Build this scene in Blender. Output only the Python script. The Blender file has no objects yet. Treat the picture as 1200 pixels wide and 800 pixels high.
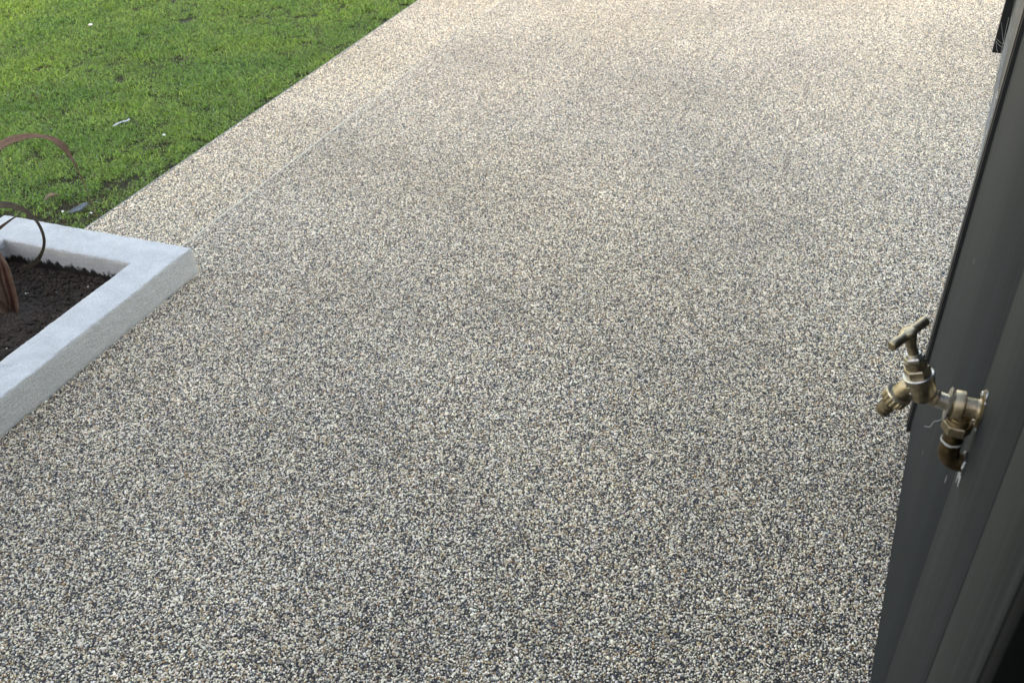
import bpy, bmesh, math, random
import numpy as np
from mathutils import Vector, Matrix, noise, Euler
R = math.radians
random.seed(7); rng = np.random.default_rng(11)
scene = bpy.context.scene
col = scene.collection

# ------------------------------------------------------------------ camera
CAM_H = 1.6
cam_d = bpy.data.cameras.new('camera'); cam = bpy.data.objects.new('camera', cam_d); col.objects.link(cam)
ex = Vector((0.998818751, -0.02853417, -0.03933071))      # image right
ed = Vector((-0.0485911825, -0.58653562, -0.80846451))    # image down
ef = Vector((0.0, 0.80942063, -0.58722929))               # forward
m3 = Matrix((ex, -ed, -ef)).transposed()
cam.matrix_world = Matrix.Translation((0, 0, CAM_H)) @ m3.to_4x4()
cam_d.sensor_width = 36; cam_d.lens = 1075 * 36 / 1200
cam_d.clip_start = 0.02; cam_d.clip_end = 400
cam_d.dof.use_dof = True; cam_d.dof.focus_distance = 2.4; cam_d.dof.aperture_fstop = 10.0
scene.camera = cam

# ------------------------------------------------------------------ sky and hazy sun behind the camera (the unseen house added behind shades the near patio)
SUN_EL, SUN_AZ = 22, -156         # azimuth from +Y, negative = to the left
world = bpy.data.worlds.new("World"); scene.world = world; world.use_nodes = True
wn = world.node_tree; bg = wn.nodes['Background']
sky = wn.nodes.new('ShaderNodeTexSky'); sky.sky_type = 'NISHITA'; sky.sun_disc = False
sky.sun_elevation = R(SUN_EL); sky.sun_rotation = R(SUN_AZ)
sky.air_density = 1.0; sky.dust_density = 0.8; sky.ozone_density = 1.0
wn.links.new(sky.outputs[0], bg.inputs[0]); bg.inputs[1].default_value = 0.15
sun_d = bpy.data.lights.new('sun', 'SUN'); sun = bpy.data.objects.new('sun', sun_d); col.objects.link(sun)
sun_d.energy = 0.5; sun_d.angle = R(12); sun_d.color = (0.64, 0.72, 0.80)
sd = Vector((math.sin(R(SUN_AZ)) * math.cos(R(SUN_EL)), math.cos(R(SUN_AZ)) * math.cos(R(SUN_EL)), math.sin(R(SUN_EL))))
sun.rotation_euler = sd.to_track_quat('Z', 'Y').to_euler(); sun.location = sd * 20
scene.view_settings.view_transform = 'Standard'; scene.view_settings.look = 'None'
scene.view_settings.exposure = 2.52; scene.view_settings.gamma = 1
scene.view_settings.use_white_balance = True; scene.view_settings.white_balance_temperature = 9600; scene.view_settings.white_balance_tint = 16
scene.cycles.use_denoising = True; scene.cycles.max_bounces = 6; scene.cycles.diffuse_bounces = 4

# ------------------------------------------------------------------ helpers
def link(name, data, parent=None):
    o = bpy.data.objects.new(name, data); col.objects.link(o)
    if parent: o.parent = parent
    return o
def tag(o, label=None, cat=None, group=None, kind=None):
    for k, v in (('label', label), ('category', cat), ('group', group), ('kind', kind)):
        if v: o[k] = v
    return o
def empty(name, loc, rz, label, cat, group=None):
    o = link(name, None); o.location = loc; o.rotation_euler = (0, 0, rz)
    return tag(o, label, cat, group)
def mesh_np(name, co, faces_flat, per, mats, smooth=True):
    me = bpy.data.meshes.new(name)
    nf = len(faces_flat) // per
    me.vertices.add(len(co)); me.vertices.foreach_set('co', np.asarray(co, np.float32).ravel())
    me.loops.add(len(faces_flat)); me.loops.foreach_set('vertex_index', np.asarray(faces_flat, np.int32))
    me.polygons.add(nf); me.polygons.foreach_set('loop_start', np.arange(nf, dtype=np.int32) * per)
    me.polygons.foreach_set('use_smooth', np.full(nf, smooth))
    me.update(calc_edges=True)
    for m in mats: me.materials.append(m)
    return me
def finish(bm, name, mat, parent=None, smooth=None):
    me = bpy.data.meshes.new(name); bm.normal_update(); bm.to_mesh(me); bm.free()
    me.materials.append(mat)
    if smooth is not None:
        for p in me.polygons: p.use_smooth = True
        if smooth < 180: me.set_sharp_from_angle(angle=R(smooth))
    return link(name, me, parent)
def box(name, lo, hi, mat, parent=None, bevel=0.0, seg=2):
    bm = bmesh.new(); bmesh.ops.create_cube(bm, size=1)
    for v in bm.verts:
        v.co = Vector([(lo[i] + hi[i]) / 2 + v.co[i] * (hi[i] - lo[i]) for i in range(3)])
    if bevel: bmesh.ops.bevel(bm, geom=bm.edges[:], offset=bevel, segments=seg, affect='EDGES', profile=.5)
    return finish(bm, name, mat, parent, 40)
def frame_for(d, ref=None):
    d = Vector(d).normalized(); ref = Vector(ref or (1, 0, 0))
    x = (ref - d * ref.dot(d)).normalized(); y = d.cross(x)
    return x, y, d
def lathe(bm, org, d, prof, n=32, lobes=None, ref=None):
    """prof: (distance, radius) pairs; lobes: f(angle, i) -> radius factor"""
    x, y, d = frame_for(d, ref); org = Vector(org); rings = []
    for i, (t, r) in enumerate(prof):
        ring = []
        for k in range(n):
            a = 2 * math.pi * k / n; rr = r * (lobes(a, i) if lobes else 1)
            ring.append(bm.verts.new(org + d * t + (x * math.cos(a) + y * math.sin(a)) * rr))
        rings.append(ring)
    for a, b in zip(rings, rings[1:]):
        for k in range(n): bm.faces.new((a[k], a[(k + 1) % n], b[(k + 1) % n], b[k]))
    bm.faces.new(list(reversed(rings[0]))); bm.faces.new(rings[-1])
    return bm
def tube(bm, pts, radii, n=12, cap=True):
    pts = [Vector(p) for p in pts]; rings = []; x = None
    for i, p in enumerate(pts):
        d = (pts[min(i + 1, len(pts) - 1)] - pts[max(i - 1, 0)]).normalized()
        if x is None: x = d.orthogonal().normalized()
        x = (x - d * x.dot(d)).normalized(); y = d.cross(x)
        r = radii[i] if hasattr(radii, '__len__') else radii
        rings.append([bm.verts.new(p + (x * math.cos(2 * math.pi * k / n) + y * math.sin(2 * math.pi * k / n)) * r) for k in range(n)])
    for a, b in zip(rings, rings[1:]):
        for k in range(n): bm.faces.new((a[k], a[(k + 1) % n], b[(k + 1) % n], b[k]))
    if cap: bm.faces.new(list(reversed(rings[0]))); bm.faces.new(rings[-1])
    return bm
def catmull(pts, n=8):
    P = [Vector(p) for p in pts]; P = [P[0] * 2 - P[1]] + P + [P[-1] * 2 - P[-2]]; out = []
    for i in range(1, len(P) - 2):
        for k in range(n):
            t = k / n; a, b, c, d = P[i - 1], P[i], P[i + 1], P[i + 2]
            out.append(.5 * ((2 * b) + (c - a) * t + (2 * a - 5 * b + 4 * c - d) * t * t + (3 * b - a - 3 * c + d) * t ** 3))
    out.append(P[-2]); return out

# ------------------------------------------------------------------ materials
class NT:
    def __init__(s, name):
        s.m = bpy.data.materials.new(name); s.m.use_nodes = True; s.t = s.m.node_tree
        s.b = s.t.nodes['Principled BSDF']; s.out = s.t.nodes['Material Output']
    def n(s, typ, **kw):
        nd = s.t.nodes.new(typ)
        for k, v in kw.items():
            if k.startswith('_'): setattr(nd, k[1:], v)
            else: nd.inputs[k.replace('__', ' ')].default_value = v
        return nd
    def l(s, a, b): s.t.links.new(a, b)
    def pos(s, kind='Object', scale=(1, 1, 1)):
        if kind == 'World': o = s.n('ShaderNodeNewGeometry').outputs['Position']
        else: o = s.n('ShaderNodeTexCoord').outputs[kind]
        mp = s.n('ShaderNodeMapping'); mp.inputs['Scale'].default_value = scale; s.l(o, mp.inputs[0]); return mp.outputs[0]
    def noise(s, vec, scale, detail=3, rough=.5, dist=0):
        nd = s.n('ShaderNodeTexNoise', Scale=scale, Detail=detail, Roughness=rough, Distortion=dist)
        s.l(vec, nd.inputs['Vector']); return nd.outputs['Fac']
    def ramp(s, fac, stops):
        nd = s.n('ShaderNodeValToRGB'); cr = nd.color_ramp
        while len(cr.elements) < len(stops): cr.elements.new(.5)
        for e, (p, c) in zip(cr.elements, stops):
            e.position = p; e.color = (*c, 1) if hasattr(c, '__len__') else (c, c, c, 1)
        s.l(fac, nd.inputs[0]); return nd.outputs[0]
    def mix(s, fac, a, b, typ='MIX'):
        nd = s.n('ShaderNodeMix', _data_type='RGBA', _blend_type=typ)
        for sock, v in ((nd.inputs[0], fac), (nd.inputs[6], a), (nd.inputs[7], b)):
            if hasattr(v, 'is_output'): s.l(v, sock)
            elif hasattr(v, '__len__'): sock.default_value = (*v, 1)
            elif sock.type == 'RGBA': sock.default_value = (v, v, v, 1)
            else: sock.default_value = v
        return nd.outputs[2]
    def math(s, op, a, b=0., c=0.):
        nd = s.n('ShaderNodeMath', _operation=op)
        for i, v in enumerate((a, b, c)):
            if hasattr(v, 'is_output'): s.l(v, nd.inputs[i])
            else: nd.inputs[i].default_value = v
        return nd.outputs[0]
    def bump(s, h, strength, dist, prev=None):
        nd = s.n('ShaderNodeBump', Strength=strength, Distance=dist); s.l(h, nd.inputs['Height'])
        if prev: s.l(prev, nd.inputs['Normal'])
        s.l(nd.outputs[0], s.b.inputs['Normal']); return nd.outputs[0]
    def set(s, **kw):
        for k, v in kw.items():
            sock = s.b.inputs[{'base': 'Base Color', 'rough': 'Roughness', 'metal': 'Metallic', 'spec': 'Specular IOR Level', 'sheen': 'Sheen Weight', 'coat': 'Coat Weight'}[k]]
            if hasattr(v, 'is_output'): s.l(v, sock)
            elif hasattr(v, '__len__'): sock.default_value = (*v, 1)
            else: sock.default_value = v
        return s.m

def mat_stone():
    t = NT('aggregate_stone')
    at = t.n('ShaderNodeAttribute', _attribute_name='stone_col')
    wp = t.pos('World')
    big = t.ramp(t.noise(wp, .9, 3, .6), [(.34, .84), (.62, 1.06)])
    c = t.mix(1.0, at.outputs['Color'], big, 'MULTIPLY')
    warm = t.ramp(t.noise(wp, .55, 2, .5), [(.35, (.98, .99, 1.01)), (.65, (1.02, 1.0, .96))])
    c = t.mix(1.0, c, warm, 'MULTIPLY')
    ob = t.n('ShaderNodeSeparateXYZ'); wpn = t.n('ShaderNodeNewGeometry').outputs['Position']
    dt = t.n('ShaderNodeVectorMath', _operation='DOT_PRODUCT'); t.l(wpn, dt.inputs[0]); dt.inputs[1].default_value = (.9231, -.3845, 0)
    side = t.math('LESS_THAN', dt.outputs['Value'], -1.1526 * .9231 - 2.888 * .3845)     # batch laid along the lawn edge is a little paler
    c = t.mix(side, c, t.mix(1.0, c, (1.09, 1.075, 1.04), 'MULTIPLY'))
    return t.set(base=c, rough=.34, spec=.5)
def mat_resin():
    t = NT('dark_resin_bed'); n = t.noise(t.pos('World'), 500, 2)
    return t.set(base=t.ramp(n, [(.3, (.03, .03, .031)), (.7, (.13, .12, .105))]), rough=.6)
def mat_plain(name, c, rough=.6, metal=0, var=.15, scale=40, spec=.5, bump=0):
    t = NT(name); n = t.noise(t.pos('Object'), scale, 4, .6)
    base = t.ramp(n, [(.3, tuple(x * (1 - var) for x in c)), (.7, tuple(min(1, x * (1 + var)) for x in c))])
    if bump: t.bump(n, .5, bump)
    return t.set(base=base, rough=rough, metal=metal, spec=spec)
def mat_grass():
    t = NT('grass_blade')
    at = t.n('ShaderNodeAttribute', _attribute_name='blade_col')
    wp = t.pos('World')
    a = t.noise(wp, 1.7, 4, .65)
    tint = t.ramp(a, [(.33, (.70, .84, .80)), (.52, (1.0, 1.0, 1.0)), (.68, (1.16, 1.14, .84))])
    c = t.mix(1.0, at.outputs['Color'], tint, 'MULTIPLY')
    dry = t.ramp(t.noise(wp, 4.5, 3, .6), [(.60, 0.), (.76, .55)])
    c = t.mix(dry, c, (.15, .115, .05))
    t.set(base=c, rough=.5, spec=.35)
    tr = t.n('ShaderNodeBsdfTranslucent'); t.l(c, tr.inputs[0])
    mx = t.n('ShaderNodeMixShader'); mx.inputs[0].default_value = .35
    t.l(t.b.outputs[0], mx.inputs[1]); t.l(tr.outputs[0], mx.inputs[2]); t.l(mx.outputs[0], t.out.inputs[0])
    return t.m
def mat_earth(name, lo, hi, scale=60):
    t = NT(name); wp = t.pos('World'); n = t.noise(wp, scale, 5, .65)
    t.bump(n, .8, .006)
    return t.set(base=t.ramp(n, [(.3, lo), (.7, hi)]), rough=.9, spec=.25)
def mat_render_wall():
    t = NT('white_masonry_paint'); ob = t.pos('Object')
    n1 = t.noise(ob, 170, 5, .8); n2 = t.noise(ob, 70, 3, .6)
    sx = t.n('ShaderNodeSeparateXYZ'); t.l(ob, sx.inputs[0])
    streak = t.noise(t.pos('Object', (14, 14, 170)), 1.5, 3, .6)
    h = t.math('ADD', t.math('MULTIPLY', n1, .7), t.math('ADD', t.math('MULTIPLY', n2, .6), t.math('MULTIPLY', streak, .8)))
    t.bump(h, 1.0, .016)
    base = t.ramp(t.noise(ob, 9, 4, .6), [(.3, (.80, .81, .82)), (.7, (.86, .87, .875))])
    base = t.mix(1.0, base, t.ramp(n1, [(.36, .84), (.62, 1.07)]), 'MULTIPLY')
    base = t.mix(1.0, base, t.ramp(t.noise(t.pos('Object', (16, 16, 150)), 1.0, 4, .7), [(.36, .90), (.62, 1.04)]), 'MULTIPLY')
    # tiny specks of grit
    v = t.n('ShaderNodeTexVoronoi', Scale=60.); t.l(ob, v.inputs['Vector'])
    sp = t.math('LESS_THAN', v.outputs['Distance'], .085)
    sep = t.n('ShaderNodeSeparateColor'); t.l(v.outputs['Color'], sep.inputs[0])
    sp = t.math('MULTIPLY', sp, t.math('GREATER_THAN', sep.outputs[0], .93))
    base = t.mix(sp, base, (.08, .07, .065))
    # soil splash along the inner foot
    inx = t.math('MULTIPLY', t.math('LESS_THAN', sx.outputs[0], -.12), t.math('GREATER_THAN', sx.outputs[0], -.685))
    iny = t.math('MULTIPLY', t.math('LESS_THAN', sx.outputs[1], -.12), t.math('GREATER_THAN', sx.outputs[1], -2.1))
    wob = t.math('MULTIPLY', t.math('SUBTRACT', t.noise(t.pos('Object', (1, 1, .4)), 22, 5, .75), .5), .10)
    edge = t.ramp(t.math('SUBTRACT', .043, t.math('ADD', sx.outputs[2], wob)), [(0, 0.), (.010, 1.)])
    dirt = t.math('MULTIPLY', t.math('MULTIPLY', inx, iny), edge)
    base = t.mix(dirt, base, (.030, .023, .018))
    foot = t.ramp(t.math('SUBTRACT', t.math('MULTIPLY', t.noise(t.pos('Object', (1, 1, .3)), 30, 4, .7), .020), sx.outputs[2]), [(0, 0.), (.008, .3)])
    base = t.mix(foot, base, (.17, .165, .155))
    return t.set(base=base, rough=.75, spec=.3)
def mat_cladding(name, tint, streak=.45):
    t = NT(name); ob = t.pos('Object', (1, 1, 1))
    st = t.noise(t.pos('Object', (9, 9, .30)), 1.0, 6, .72)
    fine = t.noise(t.pos('Object', (48, 48, .9)), 1.0, 4, .7)
    base = t.ramp(st, [(.32, tuple(x * .72 for x in tint)), (.5, tint), (.68, tuple(x * 1.25 for x in tint))])
    base = t.mix(t.ramp(fine, [(.48, 0.), (.66, streak)]), base, tuple(x * 2.5 for x in tint))
    v = t.n('ShaderNodeTexVoronoi', Scale=12.); t.l(t.pos('Object', (1, 1, .6)), v.inputs['Vector'])
    sep = t.n('ShaderNodeSeparateColor'); t.l(v.outputs['Color'], sep.inputs[0])
    rr = t.math('MULTIPLY', t.math('SUBTRACT', sep.outputs[1], .82), .32)
    sp = t.math('MULTIPLY', t.math('LESS_THAN', v.outputs['Distance'], rr), t.math('GREATER_THAN', sep.outputs[0], .35))
    base = t.mix(t.math('MULTIPLY', sp, .6), base, (.34, .35, .35))
    t.bump(t.math('ADD', fine, t.math('MULTIPLY', t.noise(ob, 300, 3), .5)), .35, .0012)
    return t.set(base=base, rough=.66, spec=.17)
def mat_brass(name, c1, c2, rough=.36, metal=1.0, c3=(.05, .04, .03)):
    t = NT(name); ob = t.pos('Object')
    n = t.noise(ob, 110, 5, .65); n2 = t.noise(ob, 420, 3, .6)
    base = t.ramp(n, [(.3, c1), (.62, c2)])
    base = t.mix(t.ramp(n2, [(.56, 0.), (.72, .6)]), base, c3)
    t.bump(n2, .35, .0008)
    return t.set(base=base, rough=t.math('ADD', t.math('MULTIPLY', n, .35), rough - .15), metal=metal)
def mat_dryleaf(name, lo, hi):
    t = NT(name); ob = t.pos('Generated')
    at = t.n('ShaderNodeAttribute', _attribute_name='across')
    w = t.n('ShaderNodeTexWave', Scale=4.5, Distortion=1.0); w.bands_direction = 'X'
    cmb = t.n('ShaderNodeCombineXYZ'); t.l(at.outputs['Fac'], cmb.inputs[0]); t.l(cmb.outputs[0], w.inputs['Vector'])
    n = t.noise(t.pos('Object'), 55, 4, .6)
    base = t.mix(t.math('MULTIPLY', w.outputs['Fac'], .6), t.ramp(n, [(.3, lo), (.7, hi)]), tuple(x * .55 for x in lo))
    t.bump(w.outputs['Fac'], .5, .0012)
    t.set(base=base, rough=.5, spec=.4)
    tr = t.n('ShaderNodeBsdfTranslucent'); t.l(base, tr.inputs[0])
    mx = t.n('ShaderNodeMixShader'); mx.inputs[0].default_value = .2
    t.l(t.b.outputs[0], mx.inputs[1]); t.l(tr.outputs[0], mx.inputs[2]); t.l(mx.outputs[0], t.out.inputs[0])
    return t.m

M_stone = mat_stone(); M_resin = mat_resin(); M_grass = mat_grass()
M_lawnsoil = mat_earth('lawn_soil_thatch', (.018, .017, .008), (.055, .048, .022), 45)
M_soil = mat_earth('dark_potting_soil', (.009, .0065, .0055), (.082, .060, .046), 110)
M_planter = mat_render_wall()
M_cladA = mat_cladding('slate_grey_cladding', (.0092, .0130, .0168), .55)
M_cladB = mat_cladding('slate_grey_cladding_smooth', (.0122, .0150, .0174))
M_cladC = mat_cladding('slate_grey_cladding_warm', (.0145, .0168, .0182))
M_black = mat_plain('black_coated_metal', (.006, .007, .010), .38, 0, .2, 90)
M_greytrim = mat_plain('dusty_grey_metal', (.075, .082, .085), .5, 0, .35, 60)
M_edge = mat_plain('aluminium_edging', (.30, .31, .31), .5, .0, .15, 80)
M_bead = mat_plain('pale_joint_bead', (.70, .66, .58), .6, 0, .25, 120)
M_brass = mat_brass('aged_brass', (.22, .175, .12), (.44, .36, .25), .38)
M_brassB = mat_brass('bright_brass', (.30, .225, .13), (.50, .40, .26), .36)
M_nickel = mat_brass('worn_nickel_plate', (.34, .31, .27), (.60, .57, .52), .34)
M_darkb = mat_brass('tarnished_dark_brass', (.06, .04, .025), (.16, .11, .06), .42)
M_ptfe = mat_plain('white_thread_tape', (.36, .37, .38), .55, 0, .45, 200, bump=.001)
M_seal = mat_plain('limescale_sealant', (.50, .53, .55), .5, 0, .25, 150)
M_web = mat_plain('dusty_cobweb', (.33, .34, .33), .9, 0, .1, 50)

# ------------------------------------------------------------------ setting: ground, patio base
EDGE_O = Vector((-1.54999, 3.08617, 0)); EDGE_A = -math.atan2(.3649, .9311)   # patio edge line
P0 = Matrix.Translation(EDGE_O) @ Matrix.Rotation(EDGE_A, 4, 'Z')             # x: towards the house, y: along the lawn edge
def sheet(name, x0, x1, y0, y1, z, mat, nx=1, ny=1):
    co = []; f = []
    for j in range(ny + 1):
        for i in range(nx + 1):
            co.append((x0 + (x1 - x0) * i / nx, y0 + (y1 - y0) * j / ny, z))
    for j in range(ny):
        for i in range(nx):
            a = j * (nx + 1) + i; f += [a, a + 1, a + nx + 2, a + nx + 1]
    o = link(name, mesh_np(name, co, f, 4, [mat], False)); o.matrix_world = P0
    return tag(o, kind='structure')
sheet('ground', -90, 90, -90, 90, -.06, M_lawnsoil)
sheet('lawn_soil', -14, -.004, -6, 16, -.032, M_lawnsoil)
sheet('patio', 0, 8, -7.2, 12, -.0035, M_resin)
# body of the patio slab (a real step down to the lawn)
b = box('patio_slab', (0.0, -7.2, -.058), (8, 12, -.008), M_resin); b.matrix_world = P0; tag(b, kind='structure')
b = box('patio_edging_strip', (-.0025, -7.2, -.05), (-.0002, 12, .0012), M_edge); b.matrix_world = P0; tag(b, kind='structure')
# thin pale joint bead between border strip and field
jb = Vector((-1.1526, 2.888, 0)); je = Vector((-.80657, 3.7194, 0)); jd = (je - jb).normalized()
bm = bmesh.new(); L0, L1 = -3.0, 7.0; N = 500
prev = None
for k in range(N + 1):
    s = L0 + (L1 - L0) * k / N; c = jb + jd * s; side = Vector((jd.y, -jd.x, 0))
    w = .0014 + .0012 * noise.noise((s * 40, 3, 0)); off = .0012 * noise.noise((s * 9, 7, 1))
    z = .0036 + .0016 * noise.noise((s * 25, 1, 5)) - min(.0026, max(0, s - .7) * .0018) - .0028 * max(0, noise.noise((s * 3.1, 2, 2)))
    ring = [bm.verts.new(c + side * (off + q * w) + Vector((0, 0, zz))) for q, zz in ((-1, -.004), (-.7, z), (.7, z), (1, -.004))]
    if prev:
        for a in range(3): bm.faces.new((prev[a], prev[a + 1], ring[a + 1], ring[a]))
    prev = ring
tag(finish(bm, 'patio_joint_bead', M_bead), kind='structure')

# ------------------------------------------------------------------ instancing helper for uncountable stuff
def scatter_tree():
    g = bpy.data.node_groups.new('scatter_self', 'GeometryNodeTree')
    g.interface.new_socket('Geometry', in_out='INPUT', socket_type='NodeSocketGeometry')
    g.interface.new_socket('Geometry', in_out='OUTPUT', socket_type='NodeSocketGeometry')
    gi = g.nodes.new('NodeGroupInput'); go = g.nodes.new('NodeGroupOutput')
    def attr(n, t):
        a = g.nodes.new('GeometryNodeInputNamedAttribute'); a.data_type = t; a.inputs['Name'].default_value = n
        return [o for o in a.outputs if o.enabled and o.name == 'Attribute'][0]
    sp = g.nodes.new('GeometryNodeSeparateGeometry'); sp.domain = 'POINT'
    g.links.new(gi.outputs[0], sp.inputs['Geometry']); g.links.new(attr('is_spot', 'BOOLEAN'), sp.inputs['Selection'])
    inst = g.nodes.new('GeometryNodeInstanceOnPoints')
    g.links.new(sp.outputs['Selection'], inst.inputs['Points']); g.links.new(sp.outputs['Inverted'], inst.inputs['Instance'])
    e = g.nodes.new('FunctionNodeEulerToRotation'); g.links.new(attr('turn', 'FLOAT_VECTOR'), e.inputs[0])
    g.links.new(e.outputs[0], inst.inputs['Rotation']); g.links.new(attr('size', 'FLOAT_VECTOR'), inst.inputs['Scale'])
    g.links.new(inst.outputs[0], go.inputs[0])
    return g
SCAT = scatter_tree()
def scattered(name, co, tris, colours, cname, spots, turns, sizes, mat, smooth=True):
    nv = len(co); allco = np.vstack([co, spots])
    me = mesh_np(name, allco, tris.ravel(), 3, [mat], smooth)
    n = len(allco)
    a = me.attributes.new('is_spot', 'BOOLEAN', 'POINT'); v = np.zeros(n, bool); v[nv:] = True; a.data.foreach_set('value', v)
    a = me.attributes.new('turn', 'FLOAT_VECTOR', 'POINT'); v = np.zeros((n, 3), np.float32); v[nv:] = turns; a.data.foreach_set('vector', v.ravel())
    a = me.attributes.new('size', 'FLOAT_VECTOR', 'POINT'); v = np.ones((n, 3), np.float32); v[nv:] = sizes; a.data.foreach_set('vector', v.ravel())
    a = me.attributes.new(cname, 'FLOAT_COLOR', 'POINT'); v = np.ones((n, 4), np.float32); v[:nv, :3] = colours; a.data.foreach_set('color', v.ravel())
    o = link(name, me); md = o.modifiers.new('scatter', 'NODES'); md.node_group = SCAT
    return tag(o, kind='stuff')

# ------------------------------------------------------------------ resin bound gravel
TS = 0.8
def gravel_tile():
    bm = bmesh.new(); bmesh.ops.create_icosphere(bm, subdivisions=1, radius=1)
    iv = np.array([v.co[:] for v in bm.verts]); it = np.array([[v.index for v in f.verts] for f in bm.faces]); bm.free()
    nx = 184; ny = 212; g = TS / nx; gy = TS / ny; P = []
    for j in range(ny):
        for i in range(nx): P.append(((i + .5 * (j % 2) + .25) * g - TS / 2, (j + .5) * gy - TS / 2))
    P = np.array(P); P += rng.uniform(-.42, .42, P.shape) * g; n = len(P)
    r = np.clip(rng.lognormal(math.log(.00225), .28, n), .0012, .0046)
    sx = r * rng.uniform(.8, 1.3, n); sy = r * rng.uniform(.75, 1.1, n); sz = r * rng.uniform(.55, .85, n)
    jit = 1 + rng.uniform(-.22, .22, (n, len(iv)))
    v = iv[None] * jit[..., None] * np.stack([sx, sy, sz], 1)[:, None]
    yaw = rng.uniform(0, 2 * np.pi, n); tilt = rng.normal(0, .25, n); c, s = np.cos(yaw), np.sin(yaw); ct, st = np.cos(tilt), np.sin(tilt)
    y1 = v[..., 1] * ct[:, None] - v[..., 2] * st[:, None]; z1 = v[..., 1] * st[:, None] + v[..., 2] * ct[:, None]
    x2 = v[..., 0] * c[:, None] - y1 * s[:, None]; y2 = v[..., 0] * s[:, None] + y1 * c[:, None]
    top = rng.normal(.0002, .0008, n)
    v = np.stack([x2 + P[:, :1], y2 + P[:, 1:], z1 + (top - sz)[:, None]], -1)
    pal = np.array([(.92, .86, .75), (.78, .70, .57), (.58, .53, .44), (.34, .325, .29), (.125, .13, .150), (.042, .047, .062), (.52, .39, .25), (.38, .235, .13), (.92, .90, .85), (.23, .245, .28)])
    w = np.array([.20, .145, .105, .08, .10, .105, .085, .028, .15, .05]); w /= w.sum()
    k = rng.choice(len(pal), n, p=w); cc = np.array([1.13, 1.05, .955]) * pal[k] * rng.uniform(.75, 1.2, (n, 1)) * rng.uniform(.95, 1.05, (n, 3))
    tr = (it[None] + (np.arange(n) * len(iv))[:, None, None]).reshape(-1, 3)
    return v.reshape(-1, 3), tr, np.repeat(cc, len(iv), 0)
co, tr, cc = gravel_tile()
sp, tu = [], []
for i in range(10):
    for j in range(-5, 14):
        sp.append((TS * (i + .5), TS * (j + .5), 0)); tu.append((0, 0, random.randrange(4) * math.pi / 2))
o = scattered('resin_bound_gravel', co, tr, cc, 'stone_col', np.array(sp), np.array(tu), np.ones((len(sp), 3)), M_stone)
o.matrix_world = P0

# ------------------------------------------------------------------ lawn
def tuft(nb=52, rad=.055):
    V, T, C = [], [], []
    for b in range(nb):
        a = random.uniform(0, 6.283); rr = rad * math.sqrt(random.random()); bx, by = rr * math.cos(a), rr * math.sin(a)
        L = random.uniform(.012, .034); w = random.uniform(.0011, .0021); yaw = random.uniform(0, 6.283)
        lean = random.uniform(.3, 1.9); bend = random.uniform(.2, 1.3)
        dx, dy = math.cos(yaw), math.sin(yaw); px, py = -dy, dx; i0 = len(V); x = z = 0; ang = lean * .4
        q = random.random()
        if q < .72: c = np.array((.205, .365, .062)) * random.uniform(.35, 1.45)
        elif q < .90: c = np.array((.36, .50, .13)) * random.uniform(.7, 1.25)
        elif q < .96: c = np.array((.52, .62, .46)) * random.uniform(.8, 1.3)  # whitish blades: highlights on the grass put into the blade colour
        else: c = np.array((.38, .32, .17)) * random.uniform(.7, 1.2)
        for k in range(4):
            wk = w * (1, .95, .7, 0)[k]
            bxk, byk = bx + dx * x, by + dy * x; sh = .5 + .5 * k / 3
            if k < 3:
                V += [(bxk - px * wk, byk - py * wk, z), (bxk + px * wk, byk + py * wk, z)]; C += [c, c]
            else: V.append((bxk, byk, z)); C.append(c)
            x += math.sin(ang) * L / 3; z += math.cos(ang) * L / 3; ang += bend * .6 + lean * .15
        for k in range(2):
            a0 = i0 + 2 * k; T += [(a0, a0 + 1, a0 + 3), (a0, a0 + 3, a0 + 2)]
        T.append((i0 + 4, i0 + 5, i0 + 6))
    return np.array(V), np.array(T), np.array(C)
co, tr, cc = tuft()
sp, tu, sz = [], [], []
def lawn_points(x0, x1, y0, y1, dens):
    n = int((x1 - x0) * (y1 - y0) * dens)
    for _ in range(n):
        x = random.uniform(x0, x1); y = random.uniform(y0, y1)
        # worn earth where the lawn meets the planter corner
        d = min(math.hypot((x + .17) / .20, (y - .08) / .20), math.hypot((x + .16) / .10, (y - .3) / .16), math.hypot((x + .42) / .32, (y + .02) / .10))
        nn = noise.noise((x * 9, y * 9, 2.)); keep = min(1, max(.30, (d - .30 + nn * .5) * 1.6))
        if random.random() > keep: continue
        big = .5 + .5 * noise.noise((x * 2.2, y * 2.2, 4.)); s = (.50 + .85 * big) * (.62 + .38 * keep) * random.uniform(.8, 1.2)
        if noise.noise((x * 14, y * 14, 9.)) < -.42: continue
        e = min(1, .45 + -x * 6)
        sp.append((x, y, -.031)); tu.append((random.uniform(-.15, .15), random.uniform(-.15, .15), random.uniform(0, 6.283))); sz.append((s, s, s * (.75 + .25 * e)))
lawn_points(-4.6, -.055, -1.6, 5.0, 760)
lawn_points(-.055, -.016, -1.6, 5.0, 380)
lawn_points(-9, -4.6, -1.6, 5.0, 220); lawn_points(-9, -.05, 5.0, 12, 200); lawn_points(-9, -.05, -5, -1.6, 120)
o = scattered('lawn_grass', co, tr, cc, 'blade_col', np.array(sp), np.array(tu), np.array(sz), M_grass, False)
o.matrix_world = P0
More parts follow.
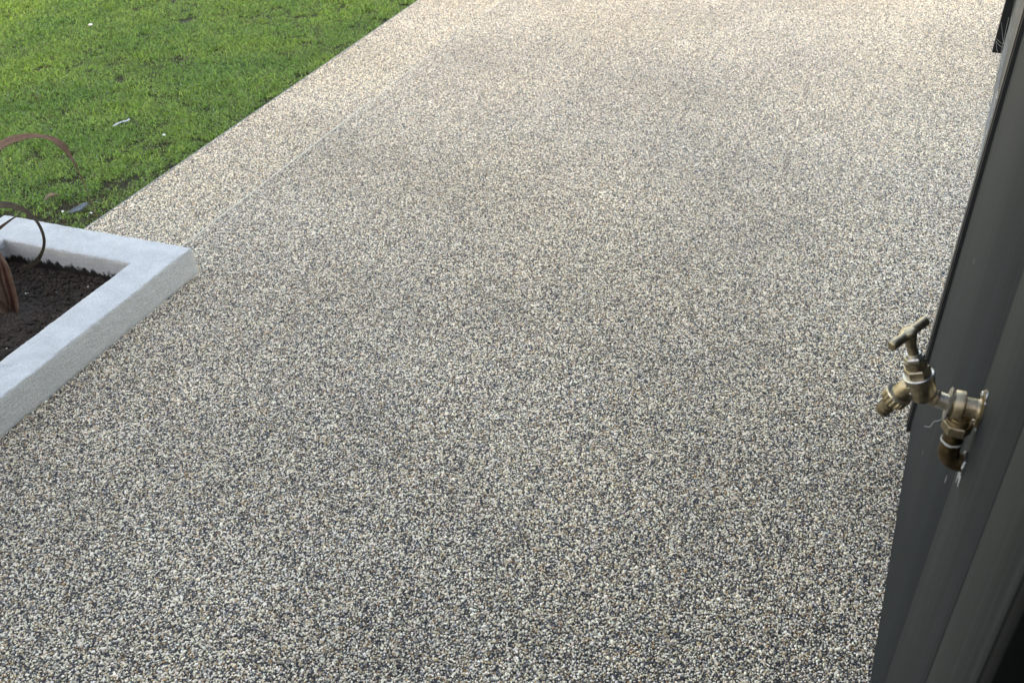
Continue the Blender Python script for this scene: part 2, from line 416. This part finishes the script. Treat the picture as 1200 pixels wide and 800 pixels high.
# crumbs of thatch and soil in the worn corner
bm = bmesh.new()
for _ in range(900):
    x = -abs(random.gauss(.16, .16)) - .01; y = random.gauss(.10, .16); r = random.uniform(.002, .006)
    q = bmesh.ops.create_icosphere(bm, subdivisions=1, radius=r, matrix=Matrix.Translation((x, y, -.031 + r * .3)) @ Euler((random.random() * 3, random.random() * 3, 0)).to_matrix().to_4x4() @ Matrix.Diagonal((random.uniform(.7, 1.8), 1, .6, 1)))
o = finish(bm, 'worn_lawn_crumbs', mat_earth('earth_crumb', (.045, .034, .022), (.13, .10, .07), 150)); o.matrix_world = P0; tag(o, kind='stuff')

# ------------------------------------------------------------------ raised planter
PL_A = R(-22.3); PL = Matrix.Translation((-1.053, 2.688, 0)) @ Matrix.Rotation(PL_A, 4, 'Z')
PH = .1
def planter():
    X0, X1, Y0, Y1 = -.81, 0, -2.3, 0; ix0, ix1, iy0, iy1 = -.668, -.133, -2.16, -.146
    out = [(X1, Y1), (X1, Y0), (X0, Y0), (X0, Y1)]; inn = [(ix1, iy1), (ix1, iy0), (ix0, iy0), (ix0, iy1)]
    bv = .006
    prof = [(0, -.03), (0, .0), (0, .02), (0, .04), (0, .06), (0, .08), (0, PH - bv), (.25, PH - bv * .3), (1, PH)]   # (in bevel units across, z)
    rows = []
    for zz in np.linspace(-.03, PH - bv, 12): rows.append((0.0, zz))
    rows += [(bv * .3, PH - bv * .3), (bv, PH)]
    for u in np.linspace(.02, 1, 10)[:-1]: rows.append(('f', u, PH))
    rows += [('i', bv, PH), ('i', bv * .3, PH - bv * .3)]
    for zz in np.linspace(PH - bv, -.0, 10): rows.append(('i', 0.0, zz))
    bm = bmesh.new(); cols = []
    for s in range(4):
        a, b = Vector(out[s]), Vector(out[(s + 1) % 4]); c, d = Vector(inn[s]), Vector(inn[(s + 1) % 4])
        n = max(6, int((b - a).length / .011))
        for k in range(n):
            f = k / n; po = a.lerp(b, f); pi = c.lerp(d, f); w = (pi - po).length; col_ = []
            for r in rows:
                if r[0] == 'f': u = r[1] * (1 - bv / w * 2) + bv / w; z = r[2]
                elif r[0] == 'i': u = 1 - r[1] / w; z = r[2]
                else: u = r[0] / w; z = r[1]
                p = po.lerp(pi, u); v = Vector((p.x, p.y, z))
                q = noise.noise_vector(v * 26) * .0009 + noise.noise_vector(v * 110) * .0017 + noise.noise_vector(v * 5) * .0009
                col_.append(bm.verts.new(v + q))
            cols.append(col_)
    for i in range(len(cols)):
        a, b = cols[i], cols[(i + 1) % len(cols)]
        for k in range(len(rows) - 1): bm.faces.new((a[k], a[k + 1], b[k + 1], b[k]))
    bmesh.ops.recalc_face_normals(bm, faces=bm.faces[:])
    o = finish(bm, 'raised_planter', M_planter, None, 180)
    o.matrix_world = PL
    tag(o, 'low raised planter with white painted rendered walls on the gravel patio', 'planter')
planter()
def soil():
    nx, ny = 110, 380; x0, x1, y0, y1 = -.68, -.128, -2.17, -.140
    co, f = [], []
    for j in range(ny + 1):
        for i in range(nx + 1):
            x = x0 + (x1 - x0) * i / nx; y = y0 + (y1 - y0) * j / ny
            h = .010 + .006 * noise.noise((x * 6, y * 6, 0)) + .011 * noise.noise((x * 22, y * 22, 3)) + .006 * abs(noise.noise((x * 55, y * 55, 5)))
            vd = noise.voronoi((x * 38, y * 38, 0))[0][0]; h += .010 * max(0, .55 - vd)
            h = max(h, .0045)
            dd = math.hypot(x + .403, y + .423); h += .02 * math.exp(-(dd / .07) ** 2)
            co.append((x, y, h))
    for j in range(ny):
        for i in range(nx):
            a = j * (nx + 1) + i; f += [a, a + 1, a + nx + 2, a + nx + 1]
    o = link('planting_soil', mesh_np('planting_soil', co, f, 4, [M_soil], False)); o.matrix_world = PL; tag(o, kind='stuff')
    b0 = bmesh.new(); bmesh.ops.create_icosphere(b0, subdivisions=1, radius=1)
    iv = np.array([v.co[:] for v in b0.verts]); it = np.array([[v.index for v in f.verts] for f in b0.faces]); b0.free()
    def crumbs(name, n, radii, fl, mat):
        V = []
        for _ in range(n):
            x = random.uniform(-.66, -.14); y = random.uniform(-1.3, -.155); r = random.choice(radii) * random.uniform(.7, 1.2)
            h = .013 + .006 * noise.noise((x * 6, y * 6, 0)) + .011 * noise.noise((x * 22, y * 22, 3))
            m = np.array(Euler((random.random() * 3, random.random() * 3, random.random() * 3)).to_matrix())
            v = iv * (1 + rng.uniform(-.32, .32, (12, 1))) * r * np.array([random.uniform(.8, 1.4), 1, fl])
            V.append(v @ m.T + np.array([x, y, h]))
        T = (it[None] + (np.arange(n) * 12)[:, None, None]).ravel()
        o = link(name, mesh_np(name, np.vstack(V), T, 3, [mat], False)); o.matrix_world = PL; tag(o, kind='stuff')
    crumbs('soil_chips', 700, (.003, .004, .0055), .6, mat_earth('brown_soil_chip', (.05, .035, .024), (.15, .105, .075), 60))
    crumbs('soil_clods', 5200, (.0025, .0035, .0045, .006, .009), .75, M_soil)
    crumbs('perlite_grains', 110, (.002, .003, .004), .7, mat_plain('perlite', (.55, .52, .47), .8))
soil()

# ------------------------------------------------------------------ withered strap-leaf plant
M_leafA = mat_dryleaf('withered_leaf_brown', (.085, .048, .034), (.17, .105, .075))
M_leafB = mat_dryleaf('withered_leaf_tan', (.19, .105, .075), (.36, .24, .18))
M_leafC = mat_dryleaf('withered_leaf_red_brown', (.10, .035, .028), (.19, .075, .055))
M_leafG = mat_dryleaf('withered_leaf_greenish', (.085, .065, .045), (.17, .135, .10))
PB = Vector((-.396, -.418, .018))
plant = empty('withered_plant', PL @ PB, PL_A, 'withered brown strap-leaved plant drooping over the soil of the white planter', 'plant')
def leaf(pts, w, mat, twist0=0., twist1=0., fold=.35, base_up=(0, 0, 1), wf=None, lab=None):
    c = catmull([Vector(p) - PB for p in pts], 7); n = len(c); me_v = []; f = []; acr = []
    W = 5; carry = None
    for i, p in enumerate(c):
        t = i / (n - 1); d = (c[min(i + 1, n - 1)] - c[max(i - 1, 0)]).normalized()
        if carry is None: carry = d.cross(Vector((.2, -1, .3)))
        carry = (carry - d * carry.dot(d)).normalized(); sd_ = carry.copy(); nn = sd_.cross(d)
        tw = twist0 + (twist1 - twist0) * t; q = Matrix.Rotation(tw, 3, d); sd_ = q @ sd_; nn = q @ nn
        ww = w * (wf(t) if wf else min(1, .55 + t * 2.5) * (1 - max(0, t - .45) / .55) ** .8 + .02)
        for k in range(W):
            u = (k / (W - 1) - .5) * 2
            me_v.append(p + sd_ * u * ww / 2 + nn * (abs(u) * fold * ww / 2 + .0006 * noise.noise((i * .8, k * 3, w * 900))))
            acr.append(u)
    for i in range(n - 1):
        for k in range(W - 1):
            a = i * W + k; f += [a, a + 1, a + W + 1, a + W]
    me = mesh_np('leaf', [tuple(v) for v in me_v], f, 4, [mat])
    at = me.attributes.new('across', 'FLOAT', 'POINT'); at.data.foreach_set('value', acr)
    o = link('leaf', me, plant)
    md = o.modifiers.new('thick', 'SOLIDIFY'); md.thickness = .0009
    if lab: o['label'] = lab
    return o
X = lambda t: Vector(t)
leaf([PB, (-.56, -.33, .12), (-.70, -.16, .22), (-.80, -.09, .29), (-.698, -.003, .377), (-.621, .028, .406), (-.555, .056, .406), (-.51, .074, .379), (-.488, .083, .318), (-.478, .087, .231), (-.473, .088, .144), (-.468, .089, .06)],
     .030, M_leafB, .2, .9, .3, wf=lambda t: float(np.interp(t, [0, .36, .45, .55, .61, .655, .71, .78, 1], [.6, 1, .75, .38, .6, .8, .32, .11, .05])), lab='long tan leaf arching over the far rim to a thin tip')
leaf([PB, (-.52, -.36, .16), (-.60, -.25, .25), (-.537, -.207, .283), (-.473, -.181, .262), (-.445, -.170, .21), (-.450, -.172, .137), (-.495, -.19, .07), (-.555, -.21, .038)],
     .022, M_leafG, .2, 1.1, .25, wf=lambda t: float(np.interp(t, [0, .4, .48, .56, .8, .9, 1], [.7, 1, .8, .42, .4, .85, .7])), lab='greenish brown leaf looping back down to the soil')
leaf([PB, (-.44, -.36, .14), (-.50, -.30, .23), (-.471, -.288, .252), (-.431, -.272, .278), (-.395, -.257, .298)], .012, M_leafA, 0, .6, .3)
leaf([PB + X((-.02, 0, 0)), (-.43, -.40, .16), (-.47, -.35, .27), (-.455, -.33, .30)], .030, M_leafC, .4, .9, .25, lab='dark red-brown broken leaf stub')
for (dx, dy, top, w, m_, tw) in [(-.10, .02, .24, .030, M_leafC, .2), (-.075, -.01, .25, .028, M_leafA, .9), (-.05, .03, .21, .024, M_leafB, .4), (-.13, -.03, .23, .032, M_leafA, 1.4),
                                 (-.03, -.02, .17, .020, M_leafG, .0), (-.16, .02, .20, .026, M_leafC, .7), (-.12, -.08, .26, .026, M_leafB, 1.1), (-.20, -.05, .22, .030, M_leafA, .2),
                                 (-.055, .0, .225, .022, M_leafC, 1.9)]:
    b0 = PB + X((random.uniform(-.02, .012), random.uniform(-.015, .015), -.005))
    leaf([b0, b0 + X((dx * .12, dy * .3, top * .35)), b0 + X((dx * .45, dy * .6, top * .72)), b0 + X((dx, dy, top)), b0 + X((dx * 1.9, dy * 2, top * 1.05)), b0 + X((dx * 2.8, dy * 3, top * .75))],
         w * .45, m_, tw, tw + .8, .45)
for (o0, o1, o2, o3, w, m_, tw) in [(.020, .052, .052, .01, .010, M_leafB, .3), (.008, .030, .034, .0, .010, M_leafC, 1.0), (.000, .012, .018, -.03, .011, M_leafA, .2), (.014, .042, .040, .0, .008, M_leafC, 2.0), (-.010, -.004, .004, -.05, .011, M_leafB, .7), (-.020, -.022, -.02, -.08, .012, M_leafC, .4), (-.004, .018, .030, .015, .007, M_leafB, 1.4)]:
    leaf([PB + X((o0, -.004 + random.uniform(-.01, .01), -.006)), PB + X((o1 * .8, 0, .06)), PB + X((o1, .004, .13)), PB + X((o2, .010, .20)), PB + X((o3, .02, .262)), PB + X((o3 - .09, .05, .29))], w, m_, tw, tw + .6, .5)
bm = bmesh.new()
for k in range(7):
    a = k * .9; b0 = X((.012 * math.cos(a) - .008, .012 * math.sin(a), -.012)); tube(bm, [b0, b0 + X((-.004 * k * .5, 0, .03)), b0 + X((-.01 - .004 * k, .003, .07))], [.006, .005, .003], 8)
finish(bm, 'stem', M_leafA, plant, 60)

# ------------------------------------------------------------------ clad garden building
A0 = Vector((.98609442, 1.69971578, 0)); W_A = math.atan2(.8969453, .44214153)
BW = Matrix.Translation(A0) @ Matrix.Rotation(W_A, 4, 'Z')      # x along the wall (away), y out of the wall, z up
bld = empty('clad_building', A0, W_A, 'dark grey clad wall with a black corner trim, running down the right edge', 'building')
HT = 2.3
def panel(s0, s1, proud, mat, lab=None):
    o = box('cladding_board', (s0 + .0012, -.012, .03), (s1 - .0012, proud, HT), mat, bld, .0022, 2)
    if lab: o['label'] = lab
    return o
panel(-.956, .035, 0, M_cladA, 'blue-grey streaky cladding board beside the corner trim')
panel(-1.243, -.956, .0006, M_cladB, 'smoother grey cladding board behind the tap')
panel(-1.425, -1.243, .0002, M_cladC, 'warm grey cladding board beside the dark door')
for s0, s1 in ((-2.85, -2.45), (-3.2, -2.85)): panel(s0, s1, 0, M_cladA)
w_ = box('wall', (-3.2, -1.9, 0.0), (-2.45, -.016, HT), M_black, bld)
box('wall', (-1.425, -1.9, 0.0), (.032, -.05, HT), M_black, bld)
box('wall', (-2.45, -1.9, 0.0), (-1.425, -.10, HT), M_black, bld)
box('corner_trim', (.0352, -.06, .0), (.105, .008, HT), M_black, bld, .0015)
tr_ = box('trim_lip', (.050, .0083, .002), (.1056, .0098, HT), M_black, bld, .0004)
box('roof', (-3.25, -1.95, HT + .002), (.12, .02, HT + .08), M_black, bld, .004)
M_frame = mat_plain('matt_black_frame', (.004, .0045, .005), .9, 0, .2, 30, .1)
dr = box('door', (-2.42, -.085, .03), (-1.456, -.050, 2.10), mat_plain('black_door_paint', (.010, .011, .012), .5), bld, .003); dr['label'] = 'black recessed door'
bx_ = box('handle', (-1.56, -.050, 1.0), (-1.535, -.02, 1.13), M_black, dr, .004)
box('door_frame', (-1.4555, -.095, .0), (-1.4260, -.001, HT), M_frame, bld, .002)
box('door_frame', (-2.4495, -.095, .0), (-2.421, -.020, HT), M_black, bld, .002)
box('lintel', (-2.42, -.095, 2.103), (-1.456, -.020, HT), M_black, bld, .002)

# panel beyond the corner, clear of the gravel
sh = empty('side_panel', BW @ Vector((.106, 0, .80)), W_A, 'grey panel with a black edge strip beyond the corner trim, ending above the gravel', 'panel')
box('panel_face', (.0005, -.03, .0), (.467, -.0005, 1.3), M_greytrim, sh, .001)
box('edge_strip', (.4675, -.03, -.003), (.500, .0205, 1.3), M_black, sh, .0008)
bm = bmesh.new(); lathe(bm, (.145, -.0008, .131), (0, 1, 0), [(0, .0042), (.0012, .0042), (.0013, .003)], 12); finish(bm, 'screw_head', M_black, sh)
# cobweb
bm = bmesh.new()
def strand(a, b, r=.0005, sag=.004):
    a, b = Vector(a), Vector(b); n = 8
    tube(bm, [a.lerp(b, k / n) + Vector((0, random.uniform(-1, 1) * .0006, -sag * 4 * (k / n) * (1 - k / n))) for k in range(n + 1)], r, 4)
for k in range(26):
    z0 = random.uniform(.80, 1.35); s0 = random.uniform(.30, .46)
    strand((s0, random.uniform(.001, .012), z0), (s0 + random.uniform(-.08, .03), random.uniform(.001, .006), z0 - random.uniform(.03, .25)), random.uniform(.00025, .0006))
for k in range(26):
    s0 = random.uniform(.36, .50)
    strand((s0, .003, .82 + random.uniform(0, .10)), (.12 + random.uniform(0, .12), random.uniform(.001, .006), .68 + random.uniform(-.06, .10)), random.uniform(.0003, .0007), .006)
for k in range(4):
    z0 = random.uniform(.8, .9); strand((.571, .018, z0), (.50 + random.uniform(-.1, .05), .001, z0 + random.uniform(-.05, .05)), .0003)
o = finish(bm, 'cobweb', M_web); o.matrix_world = BW; tag(o, 'dusty grey cobweb strands under the panel beyond the corner trim', 'cobweb')

# ------------------------------------------------------------------ unseen house at the camera's back, added and shaped to shade the near patio
M_brick = mat_plain('buff_render', (.46, .42, .36), .8, 0, .06, 20)
M_tile = mat_plain('roof_tile', (.07, .06, .06), .8, 0, .2, 10)
hs = empty('house', P0 @ Vector((1.5, -5.6, 0)), EDGE_A, 'unseen low buff rendered house with a tiled roof, added behind the viewpoint to shade the near patio', 'house')
box('wall', (-4, -5, -.05), (4.4, 0, 4.05), M_brick, hs)
bm = bmesh.new(); pr = [(-4.2, .25, 4.05), (-4.2, -5.25, 4.05), (-4.2, -2.5, 5.1), (4.6, .25, 4.05), (4.6, -5.25, 4.05), (4.6, -2.5, 5.1)]
vs = [bm.verts.new(p) for p in pr]
for f in ((0, 1, 2), (5, 4, 3), (0, 2, 5, 3), (2, 1, 4, 5), (1, 0, 3, 4)): bm.faces.new([vs[i] for i in f])
bmesh.ops.recalc_face_normals(bm, faces=bm.faces[:]); finish(bm, 'roof', M_tile, hs)
for wx in (-2.5, .2, 3.2):
    for wz in (1.0,):
        f = box('window', (wx - .6, .002, wz), (wx + .6, .05, wz + 1.1), M_black, hs, .01)
        box('pane', (wx - .53, .0505, wz + .07), (wx + .53, .056, wz + 1.03), mat_plain('window_glass', (.02, .025, .03), .1), f)

# ------------------------------------------------------------------ brass outside tap (x along wall, y out of wall, z up)
TAP = BW @ Vector((-1.002, .0006, .888))
tap = empty('outside_tap', TAP, W_A, 'weathered brass garden tap with T-handle, screwed to the grey clad wall', 'tap')
def part(name, mat, parent=tap, smooth=35): return lambda bm: finish(bm, name, mat, parent, smooth)
cm = .01
O = (0, 1, 0)
hexf = lambda a, i: math.cos(math.pi / 6) / math.cos(((a + math.pi / 6) % (math.pi / 3)) - math.pi / 6)
# wall flange: lobed plate with two ears
bm = bmesh.new()
lathe(bm, (0, .0003, 0), O, [(0, .0165), (.003, .0165), (.0036, .0158)], 48, lambda a, i: 1 + .68 * max(0, abs(math.sin(a))) ** 7 - .05, ref=(1, 0, 0))
fl = finish(bm, 'wall_flange', M_brassB, tap, 35)
for sgn in (1, -1):
    bm = bmesh.new(); c0 = (0, .0039, sgn * .0215)
    lathe(bm, c0, O, [(0, .0042), (.0012, .0044), (.0024, .0034), (.003, .0012)], 20)
    bmesh.ops.create_cube(bm, size=1, matrix=Matrix.Translation((0, .0072, sgn * .0215)) @ Matrix.Rotation(.6, 4, 'Y') @ Matrix.Diagonal((.006, .0006, .001, 1)))
    finish(bm, 'screw', M_nickel, fl, 35)
# horizontal check-valve body
bm = bmesh.new()
lathe(bm, (0, .003, -.001), O, [(0, .0140), (.002, .0122), (.004, .0118), (.016, .0118), (.0165, .0160), (.0175, .0176), (.0270, .0176), (.0285, .0166), (.0288, .0135), (.031, .0135)], 40)
finish(bm, 'valve_body', M_brass, tap, 35)
bm = bmesh.new(); lathe(bm, (0, .0345, -.002), (0, 1, .06), [(0, .0188), (.0006, .0200), (.0024, .0202), (.0032, .0188)], 44); finish(bm, 'lock_ring', M_nickel, tap, 35)
bm = bmesh.new(); pr = [(0, .0095)]
for k in range(9): pr += [(.0006 + k * .0015, .0098), (.0013 + k * .0015, .0089)]
lathe(bm, (0, .0375, -.001), (0, 1, .18), pr, 28, lambda a, i: 1 + .02 * math.sin(3 * a + i * 1.7)); finish(bm, 'thread_tape', M_ptfe if False else M_nickel, tap, 50)
# drop leg: neck rings, hex nut, tube, tape, elbow into the wall
yb = .0205
bm = bmesh.new(); lathe(bm, (0, yb, -.009), (0, 0, -1), [(0, .0108), (.006, .0108), (.0062, .0128), (.0085, .0132), (.009, .0118), (.0105, .0118), (.0108, .0134), (.0135, .0134), (.014, .0120), (.016, .0120)], 36); finish(bm, 'neck', M_brassB, tap, 35)
bm = bmesh.new(); lathe(bm, (0, yb, -.0252), (0, 0, -1), [(0, .0155), (.0015, .0170), (.0125, .0170), (.014, .0150)], 36, hexf); finish(bm, 'hex_nut', M_brass, tap, 20)
bm = bmesh.new(); lathe(bm, (0, yb, -.0393), (0, 0, -1), [(0, .0118), (.011, .0114), (.0112, .0122), (.020, .0122), (.021, .0105)], 32); pp = finish(bm, 'pipe', M_darkb, tap, 35)
bm = bmesh.new(); lathe(bm, (0, yb, -.0525), (0, 0, -1), [(0, .0117), (.0005, .0124), (.002, .0127), (.0040, .0124), (.0045, .0117)], 32, lambda a, i: 1 + .03 * math.sin(5 * a + i)); finish(bm, 'tape_band', M_ptfe, pp, 60)
bm = bmesh.new(); pts = [(0, yb, -.060), (0, yb, -.067)] + [(0, yb - .013 * (1 - math.cos(a)), -.071 - .014 * math.sin(a)) for a in np.linspace(.1, math.pi / 2, 7)] + [(0, .0005, -.0852)]
tube(bm, pts, [.0118, .0124, .0124, .0124, .0124, .0124, .0122, .012, .0118, .0112], 24); finish(bm, 'elbow', M_darkb, tap, 50)
bm = bmesh.new()
def blob(b, pts, r, n=8): tube(b, pts, r, n)
blob(bm, [(.004, .0012, -.070), (.010, .0012, -.076), (.0125, .0012, -.085), (.011, .001, -.094), (.009, .0012, -.104), (.0085, .001, -.116), (.0087, .0006, -.126)], [.0007, .0014, .0014, .0009, .0008, .0006, .0003])
blob(bm, [(-.003, .0015, -.094), (-.006, .0018, -.098), (-.007, .0015, -.105)], [.0009, .0013, .0005])
for sg in (1, -1):
    for k in range(5):
        a_ = random.uniform(-1.1, 1.1) + (0 if sg > 0 else math.pi); rr_ = .0195 + .007 * max(0, math.cos(a_ if sg > 0 else a_ - math.pi)) ** 3
        p_ = Vector((math.sin(a_) * rr_ * .8, .0008, math.cos(a_) * rr_)); q_ = Vector((random.uniform(-.003, .003), .0004, random.uniform(-.004, .004)))
        blob(bm, [p_ - q_, p_, p_ + q_], [.0005, random.uniform(.0008, .0016), .0004], 6)
blob(bm, [(-.012, .001, -.088), (-.015, .001, -.098), (-.016, .001, -.110)], [.0008, .0012, .0004])
blob(bm, [(-.011, .001, -.074), (-.012, .0015, -.081), (-.008, .0015, -.092)], [.001, .0018, .001])
finish(bm, 'sealant', M_seal, tap, 80)['kind'] = 'stuff'
bm = bmesh.new(); lathe(bm, (0, .0008, -.0852), O, [(0, .016), (.0008, .0155), (.001, .012)], 24, lambda a, i: 1 + .12 * math.sin(3 * a) + .06 * math.sin(7 * a)); finish(bm, 'pipe_collar', M_black, tap, 40)
# tap body
sdir = Vector((0, .372, .928)).normalized(); C0 = Vector((0, .0700, .0150))
bm = bmesh.new(); tube(bm, catmull([(0, .0495, .0012), (0, .055, .0028), (0, .0615, .0060), (0, .068, .011)], 4), [.0100] * 3 + [.0096] * 3 + [.0104] * 3 + [.0115] * 2 + [.012] * 2, 28)
lathe(bm, C0 - sdir * .0215, sdir, [(0, .004), (.0012, .0088), (.0035, .0122), (.008, .0146), (.014, .0158), (.022, .0162), (.0325, .0168), (.0342, .0168)], 40)
body = finish(bm, 'tap_body', M_brass, tap, 40)
bm = bmesh.new()           # worn raised casting marks, not legible
xx_, yy_, zz_ = frame_for(sdir)
for row, (h, cnt) in enumerate(((.0055, 5), (-.0030, 5))):
    for k in range(cnt):
        a = 2.55 + (k - 2) * .20 + random.uniform(-.02, .02)
        rad = .0166 - (.0004 if row else 0); c = C0 + sdir * h
        for q in range(3):
            aa = a + random.uniform(-.05, .05); p = c + (xx_ * math.cos(aa) + yy_ * math.sin(aa)) * rad + sdir * random.uniform(-.0016, .0016)
            q_ = sdir * random.uniform(-.0014, .0014) + (xx_ * -math.sin(aa) + yy_ * math.cos(aa)) * random.uniform(-.0012, .0012)
            tube(bm, [p - q_, p + q_], .0004, 6)
finish(bm, 'casting_mark', M_nickel, body, 60)
bm = bmesh.new(); lathe(bm, C0 + sdir * .0129, sdir, [(0, .0170), (.0008, .0180), (.0032, .0182), (.0044, .0170)], 44); finish(bm, 'bonnet_ring', M_nickel, tap, 35)
bm = bmesh.new(); lathe(bm, C0 + sdir * .0174, sdir, [(0, .0152), (.0085, .0152), (.0100, .0134)], 36, hexf)
lathe(bm, C0 + sdir * .0274, sdir, [(0, .0122), (.0100, .0120)], 32); finish(bm, 'bonnet', M_brass, tap, 20)
bm = bmesh.new(); lathe(bm, C0 + sdir * .0375, sdir, [(0, .0112), (.0008, .0122), (.0045, .0122), (.0062, .0104)], 36, hexf)
lathe(bm, C0 + sdir * .0438, sdir, [(0, .0092), (.0028, .0080)], 28); finish(bm, 'gland_nut', M_nickel, tap, 20)
bm = bmesh.new(); lathe(bm, C0 + sdir * .0460, sdir, [(0, .0066), (.008, .0054), (.014, .0060), (.0230, .0084)], 24)
HB = C0 + sdir * .0735
lathe(bm, C0 + sdir * .0690, sdir, [(0, .0078), (.003, .0092), (.0075, .0095), (.0095, .0080), (.0104, .0042)], 28)
hd = finish(bm, 'spindle', M_brass, tap, 45)
e2 = Vector((0, .928, -.372)).normalized(); bd = (Vector((1, 0, 0)) * .836 - e2 * .548).normalized()
bm = bmesh.new(); Lb = .0300
lathe(bm, HB - bd * Lb, bd, [(0, .0042), (.0008, .0057), (.0015, .0061), (.012, .0056), (.024, .0058), (.04, .0058), (.050, .0056), (.0585, .0061), (.0592, .0057), (.0600, .0042)], 24); finish(bm, 'handle_bar', M_brass, tap, 40)
# spout with union nut and hose tail
pdir = Vector((0, .42, -.907)).normalized(); SP = Vector((0, .0895, -.0015))
bm = bmesh.new(); tube(bm, catmull([(0, .069, .014), (0, .0765, .0125), (0, .0835, .0085), SP - pdir * .0005, SP + pdir * .006], 4), [.0120] * 4 + [.0112] * 4 + [.0108] * 9, 26); finish(bm, 'spout', M_brass, tap, 50)
bm = bmesh.new(); lathe(bm, SP + pdir * .0012, pdir, [(0, .0135), (.0008, .0162), (.0030, .0165), (.0036, .0150)], 44); finish(bm, 'spout_ring', M_nickel, tap, 35)
bm = bmesh.new(); lathe(bm, SP + pdir * .005, pdir, [(0, .0142), (.001, .0150), (.0095, .0150), (.0125, .0125), (.0135, .0098)], 72, lambda a, i: 1 + .045 * (1 if math.sin(a * 18) > 0 else -1)); finish(bm, 'union_nut', M_brass, tap, 30)
bm = bmesh.new(); lathe(bm, SP + pdir * .0186, pdir, [(0, .0082), (.003, .0082), (.0032, .0096), (.0085, .0084), (.0087, .0096), (.014, .0084), (.0142, .0094), (.019, .0082), (.0192, .0060), (.012, .0056)], 32); finish(bm, 'hose_tail', M_brass, tap, 30)
bm = bmesh.new(); tube(bm, catmull([(.001, .036, -.021), (.000, .040, -.029), (.001, .0455, -.034), (-.001, .048, -.041), (0, .054, -.043)], 6), .00045, 5); finish(bm, 'loose_thread', M_ptfe, tap, 80)

# ------------------------------------------------------------------ bits lying on the lawn (z of the grass tops about -0.01)
def slip(name, loc, rz, pts, w, mat, label, cat, tilt=(0, 0), thick=.0008, curl=.3, group=None):
    c = catmull(pts, 6); bm = bmesh.new(); prev = None
    for i, p in enumerate(c):
        t = i / (len(c) - 1); d = (c[min(i + 1, len(c) - 1)] - c[max(i - 1, 0)]).normalized(); s = d.cross(Vector((0, 0, 1))).normalized()
        ww = w(t) if callable(w) else w
        row = [bm.verts.new(p + s * u * ww / 2 + Vector((0, 0, curl * abs(u) ** 2 * ww / 2 + .0015 * noise.noise((i * .7, u * 2, ww * 300))))) for u in (-1, -.5, 0, .5, 1)]
        if prev:
            for a in range(4): bm.faces.new((prev[a], prev[a + 1], row[a + 1], row[a]))
        prev = row
    bmesh.ops.solidify(bm, geom=bm.faces[:], thickness=thick)
    o = finish(bm, name, mat, None, 60); o.location = loc; o.rotation_euler = (tilt[0], tilt[1], rz)
    return tag(o, label, cat, group)
M_paper = mat_plain('white_plastic_scrap', (.74, .78, .82), .5, 0, .05, 30)
M_straw = mat_plain('pale_dry_leaf', (.42, .34, .24), .7, 0, .3, 60)
M_slate = mat_plain('blue_grey_slate', (.09, .11, .12), .6, 0, .35, 50)
M_petal = mat_plain('white_petal', (.72, .72, .70), .6)
slip('white_scrap', (-1.745, 4.0585, .000), R(38), [(-.040, 0, 0), (-.028, -.002, .003), (0, .003, .006), (.025, -.002, .006), (.040, 0, .010)], lambda t: .014 + .007 * abs(t - .5), M_paper, 'white strip of litter lying on the grass above the arching leaf', 'litter')
slip('dry_leaf', (-1.798, 3.3356, -.012), R(35), [(-.030, 0, 0), (-.01, .002, .006), (.012, 0, .010), (.034, .004, .004)], lambda t: .024 * math.sin(math.pi * min(.97, t + .06)) + .003, M_straw, 'curled pale tan dry leaf on the worn lawn edge beyond the planter', 'leaf', curl=.9)
bm = bmesh.new()
out = [(-.040, -.016), (-.022, -.024), (.010, -.020), (.030, .004), (.040, .022), (.022, .026), (.004, .012), (-.016, .004)]
lo = [bm.verts.new((x, y, 0)) for x, y in out]; hi = [bm.verts.new((x * .94, y * .94, .005 + .003 * noise.noise((x * 60, y * 60, 0)))) for x, y in out]
bm.faces.new(list(reversed(lo))); bm.faces.new(hi)
for k in range(8): bm.faces.new((lo[k], lo[(k + 1) % 8], hi[(k + 1) % 8], hi[k]))
o = finish(bm, 'slate_chip', M_slate); o.location = (-1.662, 3.245, -.014); o.rotation_euler = (R(14), R(-6), R(8))
tag(o, 'flat blue-grey stone chip on bare earth between planter and patio edge', 'stone')
def petal(x, y, r, label, rz):
    bm = bmesh.new(); q = bmesh.ops.create_icosphere(bm, subdivisions=2, radius=r)
    for v in bm.verts: v.co = Vector((v.co.x * 1.4, v.co.y, v.co.z * .5)) + noise.noise_vector(v.co * 200) * r * .35
    o = finish(bm, 'white_crumb', M_petal, None, 60); o.location = (x, y, .0); o.rotation_euler = (.2, .1, rz)
    tag(o, label, 'debris', 'small white crumbs on the lawn')
petal(-2.4387, 5.652, .009, 'brightest white crumb on the far lawn, well above the white strip', .3)
petal(-1.509, 3.904, .006, 'small white crumb in the grass to the right of the white strip', 1.)
petal(-1.702, 3.198, .005, 'pale crumb on bare earth in front of the blue-grey chip', 2.)
petal(-1.585, 3.175, .004, 'pale crumb near the point where planter, lawn and patio meet', .7)
